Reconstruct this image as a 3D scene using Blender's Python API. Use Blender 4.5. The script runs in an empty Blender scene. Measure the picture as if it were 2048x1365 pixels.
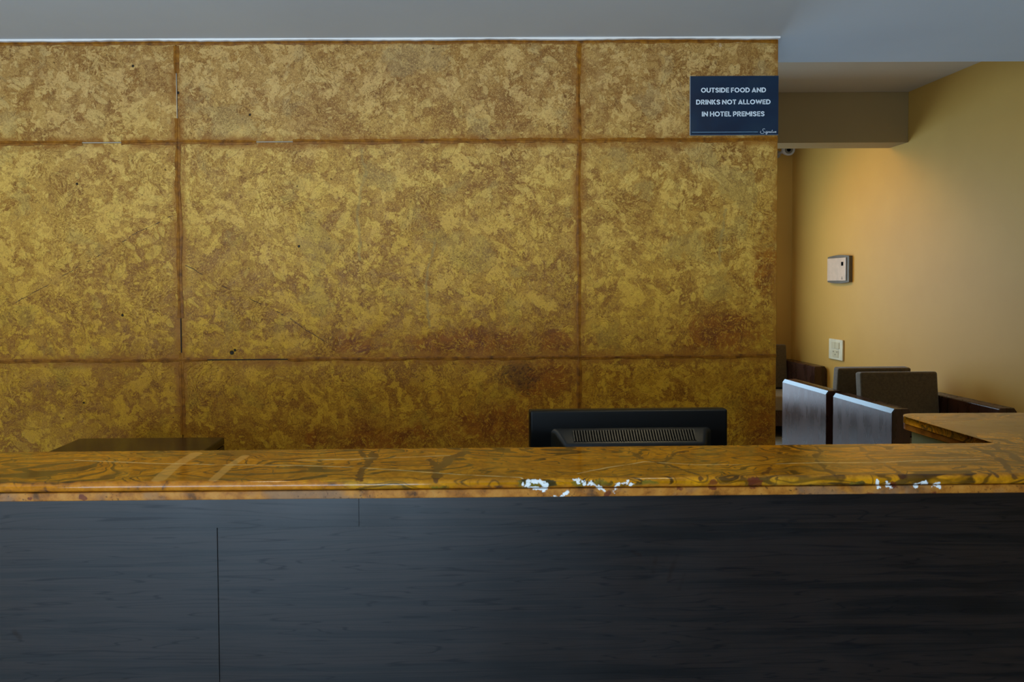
import bpy, bmesh, math, random
from mathutils import Vector, Matrix
random.seed(7)
S = bpy.context.scene
C = S.collection
PI = math.pi

# ------------------------------------------------------------------ camera
F = 1500.0; PPX, PPY = 902.0, 618.0
YAW, PITCH, ROLL = 0.0083, 0.0306, 0.0065
EYE = 1.40
cd = bpy.data.cameras.new('camera'); cam = bpy.data.objects.new('camera', cd); C.objects.link(cam)
cd.sensor_width = 36; cd.lens = F/2048*36
cd.shift_x = (1024-PPX)/2048; cd.shift_y = -(682.5-PPY)/2048
RM = Matrix.Rotation(-YAW, 4, 'Z') @ Matrix.Rotation(PI/2-PITCH, 4, 'X') @ Matrix.Rotation(-ROLL, 4, 'Z')
cam.matrix_world = Matrix.Translation((0, 0, EYE)) @ RM
cd.dof.use_dof = True; cd.dof.focus_distance = 2.9; cd.dof.aperture_fstop = 9.0
cd.clip_start = 0.02
S.camera = cam

def ray(px, py):
    return RM.to_3x3() @ Vector(((px-PPX)/F, (PPY-py)/F, -1))
def at(px, py, Y):            # where the ray meets the upright plane at depth Y
    d = ray(px, py); t = Y/d.y
    return Vector((d.x*t, Y, EYE+d.z*t))
def atz(px, py, z):           # where the ray meets the level plane at height z
    d = ray(px, py); t = (z-EYE)/d.z
    return Vector((d.x*t, d.y*t, z))
def atx(px, py, X):
    d = ray(px, py); t = X/d.x
    return Vector((X, d.y*t, EYE+d.z*t))

# ------------------------------------------------------------------ world and lights
w = bpy.data.worlds.new('world'); S.world = w; w.use_nodes = True
bg = w.node_tree.nodes['Background']
bg.inputs[0].default_value = (0.62, 0.78, 1.0, 1); bg.inputs[1].default_value = 1.6

def area(name, loc, rot, sx, sy, power, col, spread=PI):
    l = bpy.data.lights.new(name, 'AREA'); l.shape = 'RECTANGLE'; l.size = sx; l.size_y = sy
    l.energy = power; l.color = col; l.spread = spread
    o = bpy.data.objects.new(name, l); o.location = loc; o.rotation_euler = rot; C.objects.link(o); return o
DAY = (0.66, 0.82, 1.0)
# entrance daylight, set low and tilted up to brighten the ceiling
area('entrance_daylight', (-1.25, -2.9, 0.75), (math.radians(114), 0, 0), 2.9, 1.3, 176, (0.54, 0.77, 1.0))
area('side_fill', (-3.1, -0.8, 0.8), (math.radians(0), math.radians(-112), 0), 1.2, 2.6, 60, (0.58, 0.78, 1.0))  # added fill light; the left wall has no opening here
area('lounge_daylight', (1.35, 7.38, .62), (-PI/2, 0, 0), 2.5, .76, 10, DAY)          # ground and garden outside
area('lounge_sky_light', (1.35, 7.38, 1.63), (-PI/2, 0, 0), 2.5, 1.24, 50, (.46, .75, 1.0))   # sky above it
def spot(name, loc, target, power, col, size, blend=1.0, rad=0.05):
    l = bpy.data.lights.new(name, 'SPOT'); l.energy = power; l.color = col
    l.spot_size = size; l.spot_blend = blend; l.shadow_soft_size = rad
    o = bpy.data.objects.new(name, l); o.location = loc
    o.rotation_euler = (Vector(target)-Vector(loc)).to_track_quat('-Z', 'Y').to_euler(); C.objects.link(o); return o
WARM = (1.0, 0.63, 0.13)
spot('lounge_downlight', (1.9, 6.3, 2.76), (3.4, 5.9, 1.6), 92, WARM, 1.6, 1.0, 0.30)
for x in (-2.0, -0.6, 0.8):
    spot('stone_fill_spot', (x, 1.3, 2.36), (x, 3.0, 1.15), 32, (1.0, 0.82, 0.46), 2.6, 1.0, 0.08)  # added warm fill on the stone, no fittings in this ceiling
S.view_settings.view_transform = 'Standard'; S.view_settings.look = 'None'
S.view_settings.exposure = 0.0; S.view_settings.gamma = 1.0
S.view_settings.use_curve_mapping = False
S.cycles.max_bounces = 6; S.cycles.use_denoising = True
S.cycles.sample_clamp_indirect = 4.0
S.cycles.use_adaptive_sampling = True; S.cycles.adaptive_threshold = 0.045; S.cycles.adaptive_min_samples = 16

# ------------------------------------------------------------------ node helpers
def srgb(r, g, b):
    f = lambda c: (c/255/12.92) if c/255 <= 0.04045 else ((c/255+0.055)/1.055)**2.4
    return (f(r), f(g), f(b), 1)
class T:
    def __init__(s, name):
        s.m = bpy.data.materials.new(name); s.m.use_nodes = True; s.t = s.m.node_tree
        s.t.nodes.clear()
        s.out = s.t.nodes.new('ShaderNodeOutputMaterial')
        s.b = s.t.nodes.new('ShaderNodeBsdfPrincipled'); s.t.links.new(s.b.outputs[0], s.out.inputs[0])
    def put(s, sock, v):
        if isinstance(v, bpy.types.NodeSocket): s.t.links.new(v, sock)
        elif v is not None: sock.default_value = v
    def n(s, typ, out=0, props=None, **ins):
        nd = s.t.nodes.new('ShaderNode'+typ)
        for k, v in (props or {}).items(): setattr(nd, k, v)
        for k, v in ins.items():
            key = int(k[1:]) if k[0] == 'i' and k[1:].isdigit() else k.replace('_', ' ')
            s.put(nd.inputs[key], v)
        return nd.outputs[out]
    def math(s, op, a, b=None, c=None, clamp=False):
        return s.n('Math', props={'operation': op, 'use_clamp': clamp}, i0=a, i1=b, i2=c)
    def vm(s, op, a, b=None, scale=None, out=0):
        nd = s.t.nodes.new('ShaderNodeVectorMath'); nd.operation = op
        s.put(nd.inputs[0], a); s.put(nd.inputs[1], b)
        if scale is not None: s.put(nd.inputs['Scale'], scale)
        return nd.outputs[out]
    def pos(s): return s.n('NewGeometry')
    def noise(s, v, scale, detail=3, rough=0.5, dist=0, out=0, lac=2.0):
        return s.n('TexNoise', out=out, Vector=v, Scale=scale, Detail=detail, Roughness=rough, Distortion=dist, Lacunarity=lac)
    def vor(s, v, scale, out=0, feature='F1', rnd=1.0):
        nd = s.t.nodes.new('ShaderNodeTexVoronoi'); nd.feature = feature
        s.put(nd.inputs['Vector'], v); nd.inputs['Scale'].default_value = scale; nd.inputs['Randomness'].default_value = rnd
        return nd.outputs[out]
    def ramp(s, f, stops, interp='LINEAR'):
        nd = s.t.nodes.new('ShaderNodeValToRGB'); cr = nd.color_ramp; cr.interpolation = interp
        while len(cr.elements) < len(stops): cr.elements.new(0.5)
        for e, (p, c) in zip(cr.elements, stops):
            e.position = p; e.color = c if len(c) == 4 else (*c, 1)
        s.put(nd.inputs[0], f); return nd.outputs[0]
    def rng(s, f, a, b, c=0.0, d=1.0, smooth=True):
        nd = s.t.nodes.new('ShaderNodeMapRange'); nd.interpolation_type = 'SMOOTHSTEP' if smooth else 'LINEAR'
        for i, v in enumerate((f, a, b, c, d)): s.put(nd.inputs[i], v)
        return nd.outputs[0]
    def mix(s, f, a, b, blend='MIX'):
        nd = s.t.nodes.new('ShaderNodeMix'); nd.data_type = 'RGBA'; nd.blend_type = blend
        s.put(nd.inputs[0], f); s.put(nd.inputs[6], a); s.put(nd.inputs[7], b); return nd.outputs[2]
    def warp(s, v, scale, amt, detail=2):
        c = s.noise(v, scale, detail, out=1)
        c = s.vm('SUBTRACT', c, (0.5, 0.5, 0.5))
        return s.vm('ADD', v, s.vm('SCALE', c, scale=amt))
    def bump(s, h, strength, dist=0.01, normal=None):
        return s.n('Bump', Height=h, Strength=strength, Distance=dist, Normal=normal)
    def set(s, **k):
        for a, v in k.items(): s.put(s.b.inputs[a.replace('_', ' ')], v)
        return s.m

_seg = None
def seg_group():
    """distance from a point to the segment AB, in its own node group"""
    global _seg
    if _seg: return _seg
    g = bpy.data.node_groups.new('segment_distance', 'ShaderNodeTree'); _seg = g
    for nme in ('P', 'A', 'B'): g.interface.new_socket(nme, in_out='INPUT', socket_type='NodeSocketVector')
    g.interface.new_socket('D', in_out='OUTPUT', socket_type='NodeSocketFloat')
    gi = g.nodes.new('NodeGroupInput'); go = g.nodes.new('NodeGroupOutput')
    def vm(op, a, b=None, sc=None, out=0):
        n = g.nodes.new('ShaderNodeVectorMath'); n.operation = op; g.links.new(a, n.inputs[0])
        if b is not None: g.links.new(b, n.inputs[1])
        if sc is not None: g.links.new(sc, n.inputs['Scale'])
        return n.outputs[out]
    pa = vm('SUBTRACT', gi.outputs['P'], gi.outputs['A']); ba = vm('SUBTRACT', gi.outputs['B'], gi.outputs['A'])
    d1 = vm('DOT_PRODUCT', pa, ba, out=1); d2 = vm('DOT_PRODUCT', ba, ba, out=1)
    m = g.nodes.new('ShaderNodeMath'); m.operation = 'DIVIDE'; m.use_clamp = True
    g.links.new(d1, m.inputs[0]); g.links.new(d2, m.inputs[1])
    q = vm('SCALE', ba, sc=m.outputs[0]); r = vm('SUBTRACT', pa, q); L = vm('LENGTH', r, out=1)
    g.links.new(L, go.inputs[0]); return g
def line_mask(t, P, polylines, soft, rag=None):
    """1 on the given polylines [(halfwidth, [points])...], 0 away from them"""
    acc = None
    for hw, pts in polylines:
        for a, b in zip(pts, pts[1:]):
            nd = t.t.nodes.new('ShaderNodeGroup'); nd.node_tree = seg_group()
            t.put(nd.inputs['P'], P); nd.inputs['A'].default_value = a; nd.inputs['B'].default_value = b
            d = t.math('SUBTRACT', nd.outputs[0], hw)
            acc = d if acc is None else t.math('MINIMUM', acc, d)
    if rag is not None: acc = t.math('ADD', acc, rag)
    return t.rng(acc, 0.0, soft, 1.0, 0.0)
def blob_mask(t, P, blobs):
    """soft ellipsoids [(centre, radii, strength)...] -> max"""
    acc = None
    for c, r, k in blobs:
        v = t.vm('SUBTRACT', P, tuple(c)); v = t.vm('DIVIDE', v, tuple(r))
        L = t.vm('LENGTH', v, out=1)
        f = t.rng(L, 0.0, 1.0, k, 0.0)
        acc = f if acc is None else t.math('MAXIMUM', acc, f)
    return acc

# ------------------------------------------------------------------ materials
WY = 3.0                                     # front face of the stone cladding
ZT = 1.06                                    # top of the reception worktop

def plaster(name, col, col2, rough=0.6, grain=500):
    t = T(name); p = t.pos()
    n1 = t.noise(p, 1.3, 4, 0.55); n2 = t.noise(p, grain, 2)
    c = t.mix(t.rng(n1, 0.3, 0.7), col, col2)
    return t.set(Base_Color=c, Roughness=rough, Specular_IOR_Level=.25, Normal=t.bump(n2, 0.12, 0.001))
M_CEIL = plaster('ceiling_paint', srgb(208, 218, 230), srgb(202, 212, 225))
M_BEIGE = plaster('beige_wall_paint', srgb(206, 159, 76), srgb(200, 153, 72), 0.55)
M_CEIL2 = plaster('lounge_ceiling_paint', srgb(204, 188, 164), srgb(198, 182, 158))
M_BEAM = plaster('beam_shaded_beige', srgb(150, 122, 76), srgb(144, 116, 72), 0.55)  # beige darkened: shade on the backlit beam put into its colour
M_WHITE = plaster('lit_edge_white', srgb(225, 228, 232), srgb(210, 214, 220), 0.5)
M_SUB = plaster('cement_backing', srgb(60, 48, 32), srgb(42, 33, 22), 0.9)

def m_stone():
    t = T('shell_limestone'); wp = t.pos()
    oi = t.t.nodes.new('ShaderNodeObjectInfo')
    off = t.vm('SCALE', (17.3, 5.1, 31.7), scale=oi.outputs['Random'])
    p = t.vm('ADD', wp, off)
    p1 = t.warp(p, 5.0, 0.16, 3); p2 = t.warp(p1, 22, 0.035, 3); p3 = t.warp(p2, 80, 0.010, 2)
    # broad drift of tone under grit
    g = t.noise(p1, 2.6, 4, 0.6); gr1 = t.noise(p, 150, 5, 0.75); gr2 = t.noise(p, 420, 2, 0.6)
    mid = t.noise(p2, 16, 6, 0.7)
    v = t.math('ADD', t.math('MULTIPLY', g, 0.45), t.math('MULTIPLY', mid, 0.55))
    base = t.ramp(v, [(0.38, srgb(132, 98, 48)), (0.47, srgb(152, 118, 62)), (0.55, srgb(164, 132, 72)), (0.63, srgb(176, 148, 88))])
    # pale clotted cement: jagged patches at three sizes
    clot = t.noise(p1, 8.5, 8, 0.60); clotb = t.noise(p3, 24, 8, 0.62)
    def patch(f, a, b, k, col):
        nonlocal base
        m = t.rng(f, a, b); base = t.mix(t.math('MULTIPLY', m, k), base, col); return m
    patch(clot, .475, .505, .62, srgb(188, 162, 104))
    patch(t.noise(t.warp(p, 7, .12, 3), 13, 8, .62), .530, .545, .82, srgb(212, 190, 134))
    c3 = patch(clotb, .560, .575, .72, srgb(218, 200, 146))
    patch(t.noise(t.warp(p, 4, .2, 3), 5.5, 8, .58), .560, .585, .60, srgb(140, 104, 50))
    patch(t.noise(t.warp(p, 10, .08, 3), 19, 7, .62), .585, .605, .45, srgb(126, 92, 40))
    # shell fragments: stretched cells lying in three directions, each with a rim
    pale = None
    for k, (ax_, sc, st, keep) in enumerate(((0.7, 15, .42, .74), (-0.5, 24, .36, .68), (1.9, 30, .5, .70), (0.1, 52, .55, .66))):
        rot = t.n('VectorRotate', props={'rotation_type': 'Y_AXIS'}, Vector=t.warp(t.warp(p, 6, .07, 2), 45, .012, 3), Angle=ax_)
        q_ = t.vm('MULTIPLY', rot, (st, 1.0, 1.0))
        d_ = t.vor(q_, sc, out=0); c_ = t.vor(q_, sc, out=1)
        r_ = t.n('SeparateColor', out=0, Color=c_); g_ = t.n('SeparateColor', out=1, Color=c_)
        on = t.rng(r_, keep, keep+.02); size = t.math('ADD', .20, t.math('MULTIPLY', g_, .24))
        e_ = t.math('SUBTRACT', d_, size)
        ins = t.math('MULTIPLY', t.rng(e_, .03, -.01), on)
        tone = t.mix(t.rng(g_, .55, .60), srgb(210, 192, 136), srgb(184, 158, 100))
        base = t.mix(t.math('MULTIPLY', ins, .72), base, tone)
        rim = t.math('MULTIPLY', t.rng(t.math('ABSOLUTE', e_), .035, .0), on)
        base = t.mix(t.math('MULTIPLY', rim, .5), base, srgb(130, 98, 50))
        on2 = t.rng(r_, .12, .10); ins2 = t.math('MULTIPLY', t.rng(e_, .03, -.01), on2)
        base = t.mix(t.math('MULTIPLY', ins2, .40), base, srgb(132, 94, 46))
        pale = ins if pale is None else t.math('MAXIMUM', pale, ins)
    # curly growth lines, dark and pale
    cl = t.noise(t.warp(p1, 14, .04, 2), 7, 3, 0.55)
    sn = t.math('SINE', t.math('MULTIPLY', cl, 120))
    zone = t.rng(t.noise(p1, 5, 3), 0.53, 0.60)
    lm = t.math('MULTIPLY', t.rng(sn, 0.80, 1.0), zone)
    base = t.mix(t.math('MULTIPLY', lm, 0.55), base, srgb(122, 88, 42))
    base = t.mix(t.math('MULTIPLY', t.math('MULTIPLY', t.rng(sn, -0.75, -1.0), zone), 0.5), base, srgb(214, 196, 138))
    cl2 = t.noise(p3, 30, 4, 0.6)
    lm2 = t.rng(t.math('ABSOLUTE', t.math('SUBTRACT', cl2, 0.52)), 0.012, 0.0)
    base = t.mix(t.math('MULTIPLY', lm2, 0.60), base, srgb(218, 200, 140))
    lm3 = t.rng(t.math('ABSOLUTE', t.math('SUBTRACT', cl2, 0.43)), 0.010, 0.0)
    base = t.mix(t.math('MULTIPLY', lm3, 0.60), base, srgb(106, 74, 32))
    # grey-green bleached patches
    gm = t.rng(t.noise(p1, 4.0, 9, 0.6), 0.56, 0.62)
    base = t.mix(t.math('MULTIPLY', gm, 0.38), base, srgb(164, 156, 126))
    # grit and pits
    grit = t.math('ADD', t.math('MULTIPLY', gr1, .55), t.math('MULTIPLY', gr2, .45))
    base = t.mix(t.rng(grit, 0.54, 0.60, 0, 0.70), base, srgb(226, 208, 146))
    base = t.mix(t.rng(grit, 0.46, 0.39, 0, 0.75), base, srgb(84, 60, 24))
    pv = t.vor(t.warp(p, 40, 0.012), 34, out=0); pc = t.n('SeparateColor', out=2, Color=t.vor(t.warp(p, 40, 0.012), 34, out=1))
    pit = t.math('MULTIPLY', t.rng(pv, 0.11, 0.07), t.rng(pc, 0.90, 0.93))
    base = t.mix(t.math('MULTIPLY', pit, 0.8), base, srgb(70, 46, 22))
    # orange-brown stain patches soaked into the stone
    q = t.warp(wp, 9, 0.14, 4)
    def B(px, py, rx, ry, k):
        return (at(px, py, WY), (rx/500, 0.5, ry/500), k)
    bl = [B(720, 690, 170, 70, .9), B(930, 690, 260, 75, 1.15), B(1110, 690, 110, 70, 1.0), B(1440, 665, 190, 85, 1.1), B(1540, 520, 60, 220, .95),
          B(1080, 760, 150, 80, 1.1), B(1000, 860, 260, 110, .95), B(760, 880, 260, 80, .9), B(620, 880, 120, 60, .8), B(1330, 860, 170, 130, .5),
          B(1530, 860, 110, 180, .9), B(880, 800, 60, 60, .5), B(1480, 745, 200, 60, .6), B(250, 500, 220, 200, .15), B(580, 110, 500, 60, .25)]
    st = blob_mask(t, q, bl)
    stn = t.noise(t.warp(p, 30, 0.05), 13, 8, 0.7)
    stm = t.rng(t.math('ADD', st, t.math('MULTIPLY', t.math('SUBTRACT', stn, 0.5), 1.9)), 0.35, 0.95)
    speck = t.rng(t.noise(p3, 85, 5, 0.7), 0.56, 0.52)
    stm = t.math('MULTIPLY', stm, t.math('ADD', 0.22, t.math('MULTIPLY', speck, 0.88)))
    base = t.mix(t.math('MULTIPLY', stm, 0.9), base, t.mix(t.rng(t.noise(p2, 18, 3), .4, .6), srgb(118, 74, 2), srgb(146, 98, 6)), 'MIX')
    base = t.mix(t.math('MULTIPLY', t.math('MULTIPLY', t.math('MAXIMUM', lm2, t.rng(gr1, .57, .62)), st), .8), base, srgb(196, 158, 74))
    # one burnt grey-black patch
    gb = blob_mask(t, q, [B(1035, 748, 80, 55, 1.2)])
    gbm = t.rng(t.math('ADD', gb, t.math('MULTIPLY', t.math('SUBTRACT', t.noise(p3, 55, 6, .7), .5), 2.6)), 0.45, 0.9)
    base = t.mix(t.math('MULTIPLY', gbm, 0.6), base, srgb(112, 92, 62))
    gdm = t.math('MULTIPLY', t.rng(gb, 0.1, 0.7), t.rng(t.noise(p3, 90, 4, .7), 0.5, 0.40))
    base = t.mix(t.math('MULTIPLY', gdm, 0.75), base, srgb(62, 38, 20))
    # yellow tint growing downward: warm light on lower courses put into the colour
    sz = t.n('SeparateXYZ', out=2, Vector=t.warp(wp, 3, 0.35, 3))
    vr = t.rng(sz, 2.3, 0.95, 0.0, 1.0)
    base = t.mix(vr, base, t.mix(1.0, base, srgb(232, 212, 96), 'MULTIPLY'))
    # smears of brown sealant beside the joints
    J = []
    jx = [at(352, 80, WY).x, at(1157, 400, WY).x]; jz = [at(900, 282.5, WY).z, at(900, 717, WY).z]
    for x in jx: J.append((0.008, [(x, WY, 0.4), (x, WY, 2.39)]))
    for z in jz: J.append((0.008, [(-4, WY, z), (1.33, WY, z)]))
    J.append((0.006, [(-4, WY, 2.383), (1.33, WY, 2.383)])); J.append((0.003, [(1.335, WY, 0), (1.335, WY, 2.4)]))
    jd = line_mask(t, t.warp(wp, 25, 0.012), J, 0.032)
    jm = t.math('MULTIPLY', jd, t.rng(t.noise(t.warp(wp, 12, .1), 9, 5, .6), 0.38, 0.56))
    base = t.mix(t.math('MULTIPLY', jm, 0.85), base, srgb(142, 98, 24))
    # cracks
    a = lambda x, y: tuple(at(x, y, WY))
    cr = line_mask(t, t.warp(t.warp(wp, 12, 0.02), 90, 0.006), [
        (0.0009, [a(372, 532), a(470, 585), a(570, 632), a(660, 690)]), (0.0007, [a(20, 612), a(140, 545), a(250, 480), a(352, 428)])], 0.0016)
    base = t.mix(t.math('MULTIPLY', cr, 0.95), base, srgb(64, 40, 14))
    gv = line_mask(t, t.warp(t.warp(wp, 14, 0.04), 70, 0.012), [
        (0.002, [a(722, 300), a(730, 350), a(715, 420), a(722, 520)]), (0.0015, [a(868, 480), a(852, 570), a(858, 650)]), (0.0015, [a(1450, 420), a(1440, 520)])], 0.008)
    base = t.mix(t.math('MULTIPLY', gv, 0.5), base, srgb(138, 130, 104))
    # fossil rings and drill pits
    rings = None
    for (x, y, r) in [(492, 733, 4), (169, 803, 5), (566, 806, 7), (868, 795, 16), (868, 795, 24), (565, 806, 3), (985, 668, 4), (1240, 735, 6)]:
        d = t.vm('DISTANCE', t.warp(wp, 60, 0.006), a(x, y), out=1)
        m = t.rng(t.math('ABSOLUTE', t.math('SUBTRACT', d, r/500)), 0.0022, 0.0006)
        rings = m if rings is None else t.math('MAXIMUM', rings, m)
    base = t.mix(t.math('MULTIPLY', rings, 0.5), base, srgb(104, 72, 34))
    holes = None
    for (x, y, r) in [(598, 493, 3), (245, 631, 3), (500, 230, 3), (154, 368, 3), (356, 186, 3.5), (464, 706, 5), (470, 701, 3), (266, 132, 3), (168, 806, 2.5)]:
        d = t.vm('DISTANCE', t.warp(wp, 200, 0.003), a(x, y), out=1)
        m = t.rng(d, r/500*1.1, r/500*0.6)
        holes = m if holes is None else t.math('MAXIMUM', holes, m)
    base = t.mix(holes, base, srgb(24, 18, 12))
    # plaster crumbs beside the sign
    pl = blob_mask(t, wp, [(a(1441, 90), (0.014, 1, 0.03), 1.0), (a(1470, 84), (0.05, 1, 0.008), .8)])
    plm = t.rng(t.math('ADD', pl, t.math('MULTIPLY', t.math('SUBTRACT', t.noise(wp, 90, 4, .7), .5), 2.0)), 0.55, 0.85)
    base = t.mix(t.math('MULTIPLY', plm, 0.65), base, srgb(205, 195, 180))
    h = t.math('ADD', t.math('MULTIPLY', clotb, 0.7), t.math('MULTIPLY', grit, 0.5))
    h = t.math('SUBTRACT', h, t.math('ADD', t.math('MULTIPLY', lm, 0.3), t.math('MULTIPLY', t.math('MAXIMUM', pit, holes), 1.0)))
    h = t.math('ADD', h, t.math('MULTIPLY', pale, 0.2))
    base = t.mix(1.0, base, t.mix(t.rng(sz, 2.2, 1.75), srgb(226, 208, 184), srgb(243, 227, 176)), 'MULTIPLY')  # cooler, weaker light up high put into the colour: greyer, darker top
    return t.set(Base_Color=base, Roughness=t.rng(clotb, .3, .7, .42, .62), Specular_IOR_Level=.25, Normal=t.bump(h, 0.6, 0.004))
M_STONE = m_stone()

def m_sealant():
    t = T('brown_joint_sealant'); p = t.pos()
    q = t.warp(p, 40, 0.01)
    n = t.noise(q, 30, 5, .65)
    c = t.ramp(n, [(.3, srgb(78, 46, 6)), (.5, srgb(122, 76, 10)), (.7, srgb(150, 102, 22))])
    c = t.mix(t.rng(t.noise(p, 240, 3, .7), .6, .75, 0, .5), c, srgb(176, 132, 60))
    return t.set(Base_Color=c, Roughness=.55, Specular_IOR_Level=.2, Normal=t.bump(n, .3, .003))
M_SEAL = m_sealant()
def plain(name, col, rough=.5, metal=0, bump=0, bscale=400, spec=.5, coat=0, bd=.001):
    t = T(name)
    if bump:
        p = t.pos(); n = t.noise(p, bscale, 3)
        t.set(Normal=t.bump(n, bump, bd))
        c = t.mix(t.rng(t.noise(p, bscale*.04, 4), .35, .65), col, tuple(x*.88 for x in col[:3])+(1,))
    else: c = col
    return t.set(Base_Color=c, Roughness=rough, Metallic=metal, Specular_IOR_Level=spec, Coat_Weight=coat)
M_DARKSEAM = plain('dark_seam_filler', srgb(30, 22, 14), .8, bump=.2)
M_PALESEAM = plain('pale_grout', srgb(176, 166, 150), .8, bump=.2)

def m_marble(name, raw=False):
    t = T(name); p = t.pos()
    a = lambda x, y: tuple(atz(x, y, ZT))
    base = srgb(170, 110, 34)
    if not raw:
        # flow lines run along the slab and curl
        s1 = t.vm('MULTIPLY', p, (.75, 2.0, 2.0)); q = t.warp(s1, 2.4, 0.5, 2); q2 = t.warp(q, 12, 0.035, 3)
        n = t.noise(q2, 2.1, 3, 0.5)
        g = t.noise(q2, 5.0, 5, 0.6)
        base = t.ramp(g, [(.28, srgb(128, 78, 6)), (.44, srgb(174, 112, 10)), (.55, srgb(196, 130, 14)), (.72, srgb(168, 124, 34))])
        mott = t.noise(t.warp(p, 40, .01), 60, 5, .65)
        base = t.mix(t.rng(mott, .38, .60, 0, .6), base, srgb(132, 84, 8))
        ragl = t.math('MULTIPLY', t.math('SUBTRACT', mott, .5), .5)
        def flow(freq, nn, lo, hi, soft, k, c1, c2, gate):
            nonlocal base
            w = t.math('ADD', t.math('ABSOLUTE', t.math('SINE', t.math('MULTIPLY', nn, freq))), ragl)
            width = t.rng(t.noise(q, 3.5, 3), .36, .66, lo, hi)
            m = t.math('MULTIPLY', t.rng(t.math('SUBTRACT', w, width), soft, -soft*.4), gate)
            base = t.mix(t.math('MULTIPLY', m, k), base, t.mix(t.rng(t.noise(p, 9, 2), .4, .6), c1, c2)); return m
        flow(46, n, .06, .42, .12, .92, srgb(50, 32, 8), srgb(84, 60, 22), t.rng(t.noise(q2, 8, 4, .6), .30, .42))
        flow(110, n, .10, .40, .16, .82, srgb(72, 46, 8), srgb(96, 68, 20), t.rng(t.noise(q2, 5, 4, .6), .36, .48))
        n5 = t.noise(t.warp(t.vm('MULTIPLY', p, (1.6, 1.1, 1.1)), 5, .12, 2), 3.0, 2, .5)
        flow(60, n5, .0, .10, .10, .8, srgb(54, 34, 12), srgb(80, 54, 22), t.rng(t.noise(p, 6, 3, .6), .44, .52))
        olive = t.rng(t.noise(q, 2.6, 8, .65), .50, .62)
        base = t.mix(t.math('MULTIPLY', olive, .55), base, srgb(96, 76, 28))
        # big cross cracks in rust brown
        pw = t.warp(t.warp(p, 14, 0.030, 3), 70, 0.008, 2)
        big = line_mask(t, pw, [
            (.007, [a(712, 990), a(716, 950), a(738, 925), a(750, 905)]), (.004, [a(738, 925), a(722, 903)]),
            (.010, [a(878, 935), a(905, 915), a(930, 904)]), (.006, [a(868, 960), a(880, 935), a(860, 920)]),
            (.0035, [a(1240, 897), a(1290, 918), a(1340, 932), a(1395, 950), a(1440, 975)]), (.003, [a(1325, 928), a(1350, 908), a(1400, 895)]),
            (.0035, [a(1715, 893), a(1745, 918), a(1780, 935), a(1835, 972)]), (.0030, [a(1632, 893), a(1636, 912), a(1632, 922), a(1668, 950)]),
            (.002, [a(1905, 938), a(1960, 930), a(1990, 948), a(1994, 972)]), (.002, [a(1530, 950), a(1545, 932)]),
            (.005, [a(1950, 895), a(2000, 920), a(2040, 955)]), (.004, [a(1985, 892), a(2048, 925)])], 0.0025, t.math('MULTIPLY', t.math('SUBTRACT', t.noise(t.warp(p, 30, .03), 38, 4, .65), .5), .022))
        base = t.mix(t.math('MULTIPLY', big, .85), base, t.mix(t.rng(t.noise(p, 30, 3), .4, .6), srgb(66, 34, 16), srgb(78, 50, 24)))
        # pale tan bands
        tan = line_mask(t, t.warp(p, 20, .006), [(.011, [a(318, 960), a(345, 935), a(392, 908)]), (.007, [a(428, 960), a(455, 935), a(490, 913)])], 0.003)
        base = t.mix(t.math('MULTIPLY', tan, .55), base, srgb(206, 160, 84))
        # hairline quartz veins
        wh = line_mask(t, t.warp(p, 18, 0.010, 3), [
            (.0006, [a(150, 921), a(300, 927), a(430, 930), a(560, 931), a(700, 935), a(800, 941), a(920, 950), a(1040, 955), a(1080, 966)]),
            (.0005, [a(1155, 948), a(1220, 935), a(1290, 924), a(1390, 930), a(1520, 929), a(1640, 926), a(1740, 926), a(1850, 921), a(1960, 920)]),
            (.0004, [a(640, 920), a(900, 912)]), (.0004, [a(590, 921), a(720, 920)])], 0.0016)
        base = t.mix(t.math('MULTIPLY', wh, .8), base, srgb(236, 216, 160))
    # the edge: blotches of plum, dark green and white quartz
    e = lambda x, y: tuple(at(x, y, 1.310))
    eb = lambda x, y, rx, ry, k: (e(x, y), (rx/1150, .03, ry/1150), k)
    ew = t.warp(p, 60, .012, 4)
    rgn = t.math('MULTIPLY', t.math('SUBTRACT', t.noise(t.warp(p, 30, .02), 55, 5, .65), .5), 2.4)
    dk = blob_mask(t, ew, [eb(1055, 970, 40, 18, 1.1), eb(1095, 968, 30, 18, 1), eb(1190, 968, 80, 18, .95), eb(1290, 970, 80, 16, .85), eb(1130, 970, 22, 14, .6), eb(718, 990, 22, 22, 1.1), eb(880, 975, 30, 20, .7),
                               eb(1720, 968, 30, 12, .9), eb(1600, 972, 20, 12, .5)])
    dk = t.math('ADD', dk, rgn)
    base = t.mix(t.rng(dk, .40, .6, 0, .85), base, t.mix(t.rng(t.noise(ew, 60, 3), .42, .58), srgb(52, 46, 22), srgb(104, 92, 30)))
    pm = blob_mask(t, ew, [eb(1425, 970, 16, 18, 1.1), eb(1510, 968, 26, 18, 1.1), eb(1360, 978, 18, 10, .6), eb(1215, 990, 16, 14, 1.1), eb(1785, 972, 16, 14, 1), eb(1745, 990, 40, 9, 1), eb(1870, 985, 14, 14, .9), eb(165, 995, 14, 10, 1), eb(60, 998, 8, 8, 1)])
    pm = t.math('ADD', pm, rgn)
    base = t.mix(t.rng(pm, .42, .6, 0, .8), base, srgb(92, 38, 24))
    qrag = t.math('MULTIPLY', t.math('SUBTRACT', t.noise(t.warp(p, 80, .01), 120, 4, .65), .5), .020)
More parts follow.
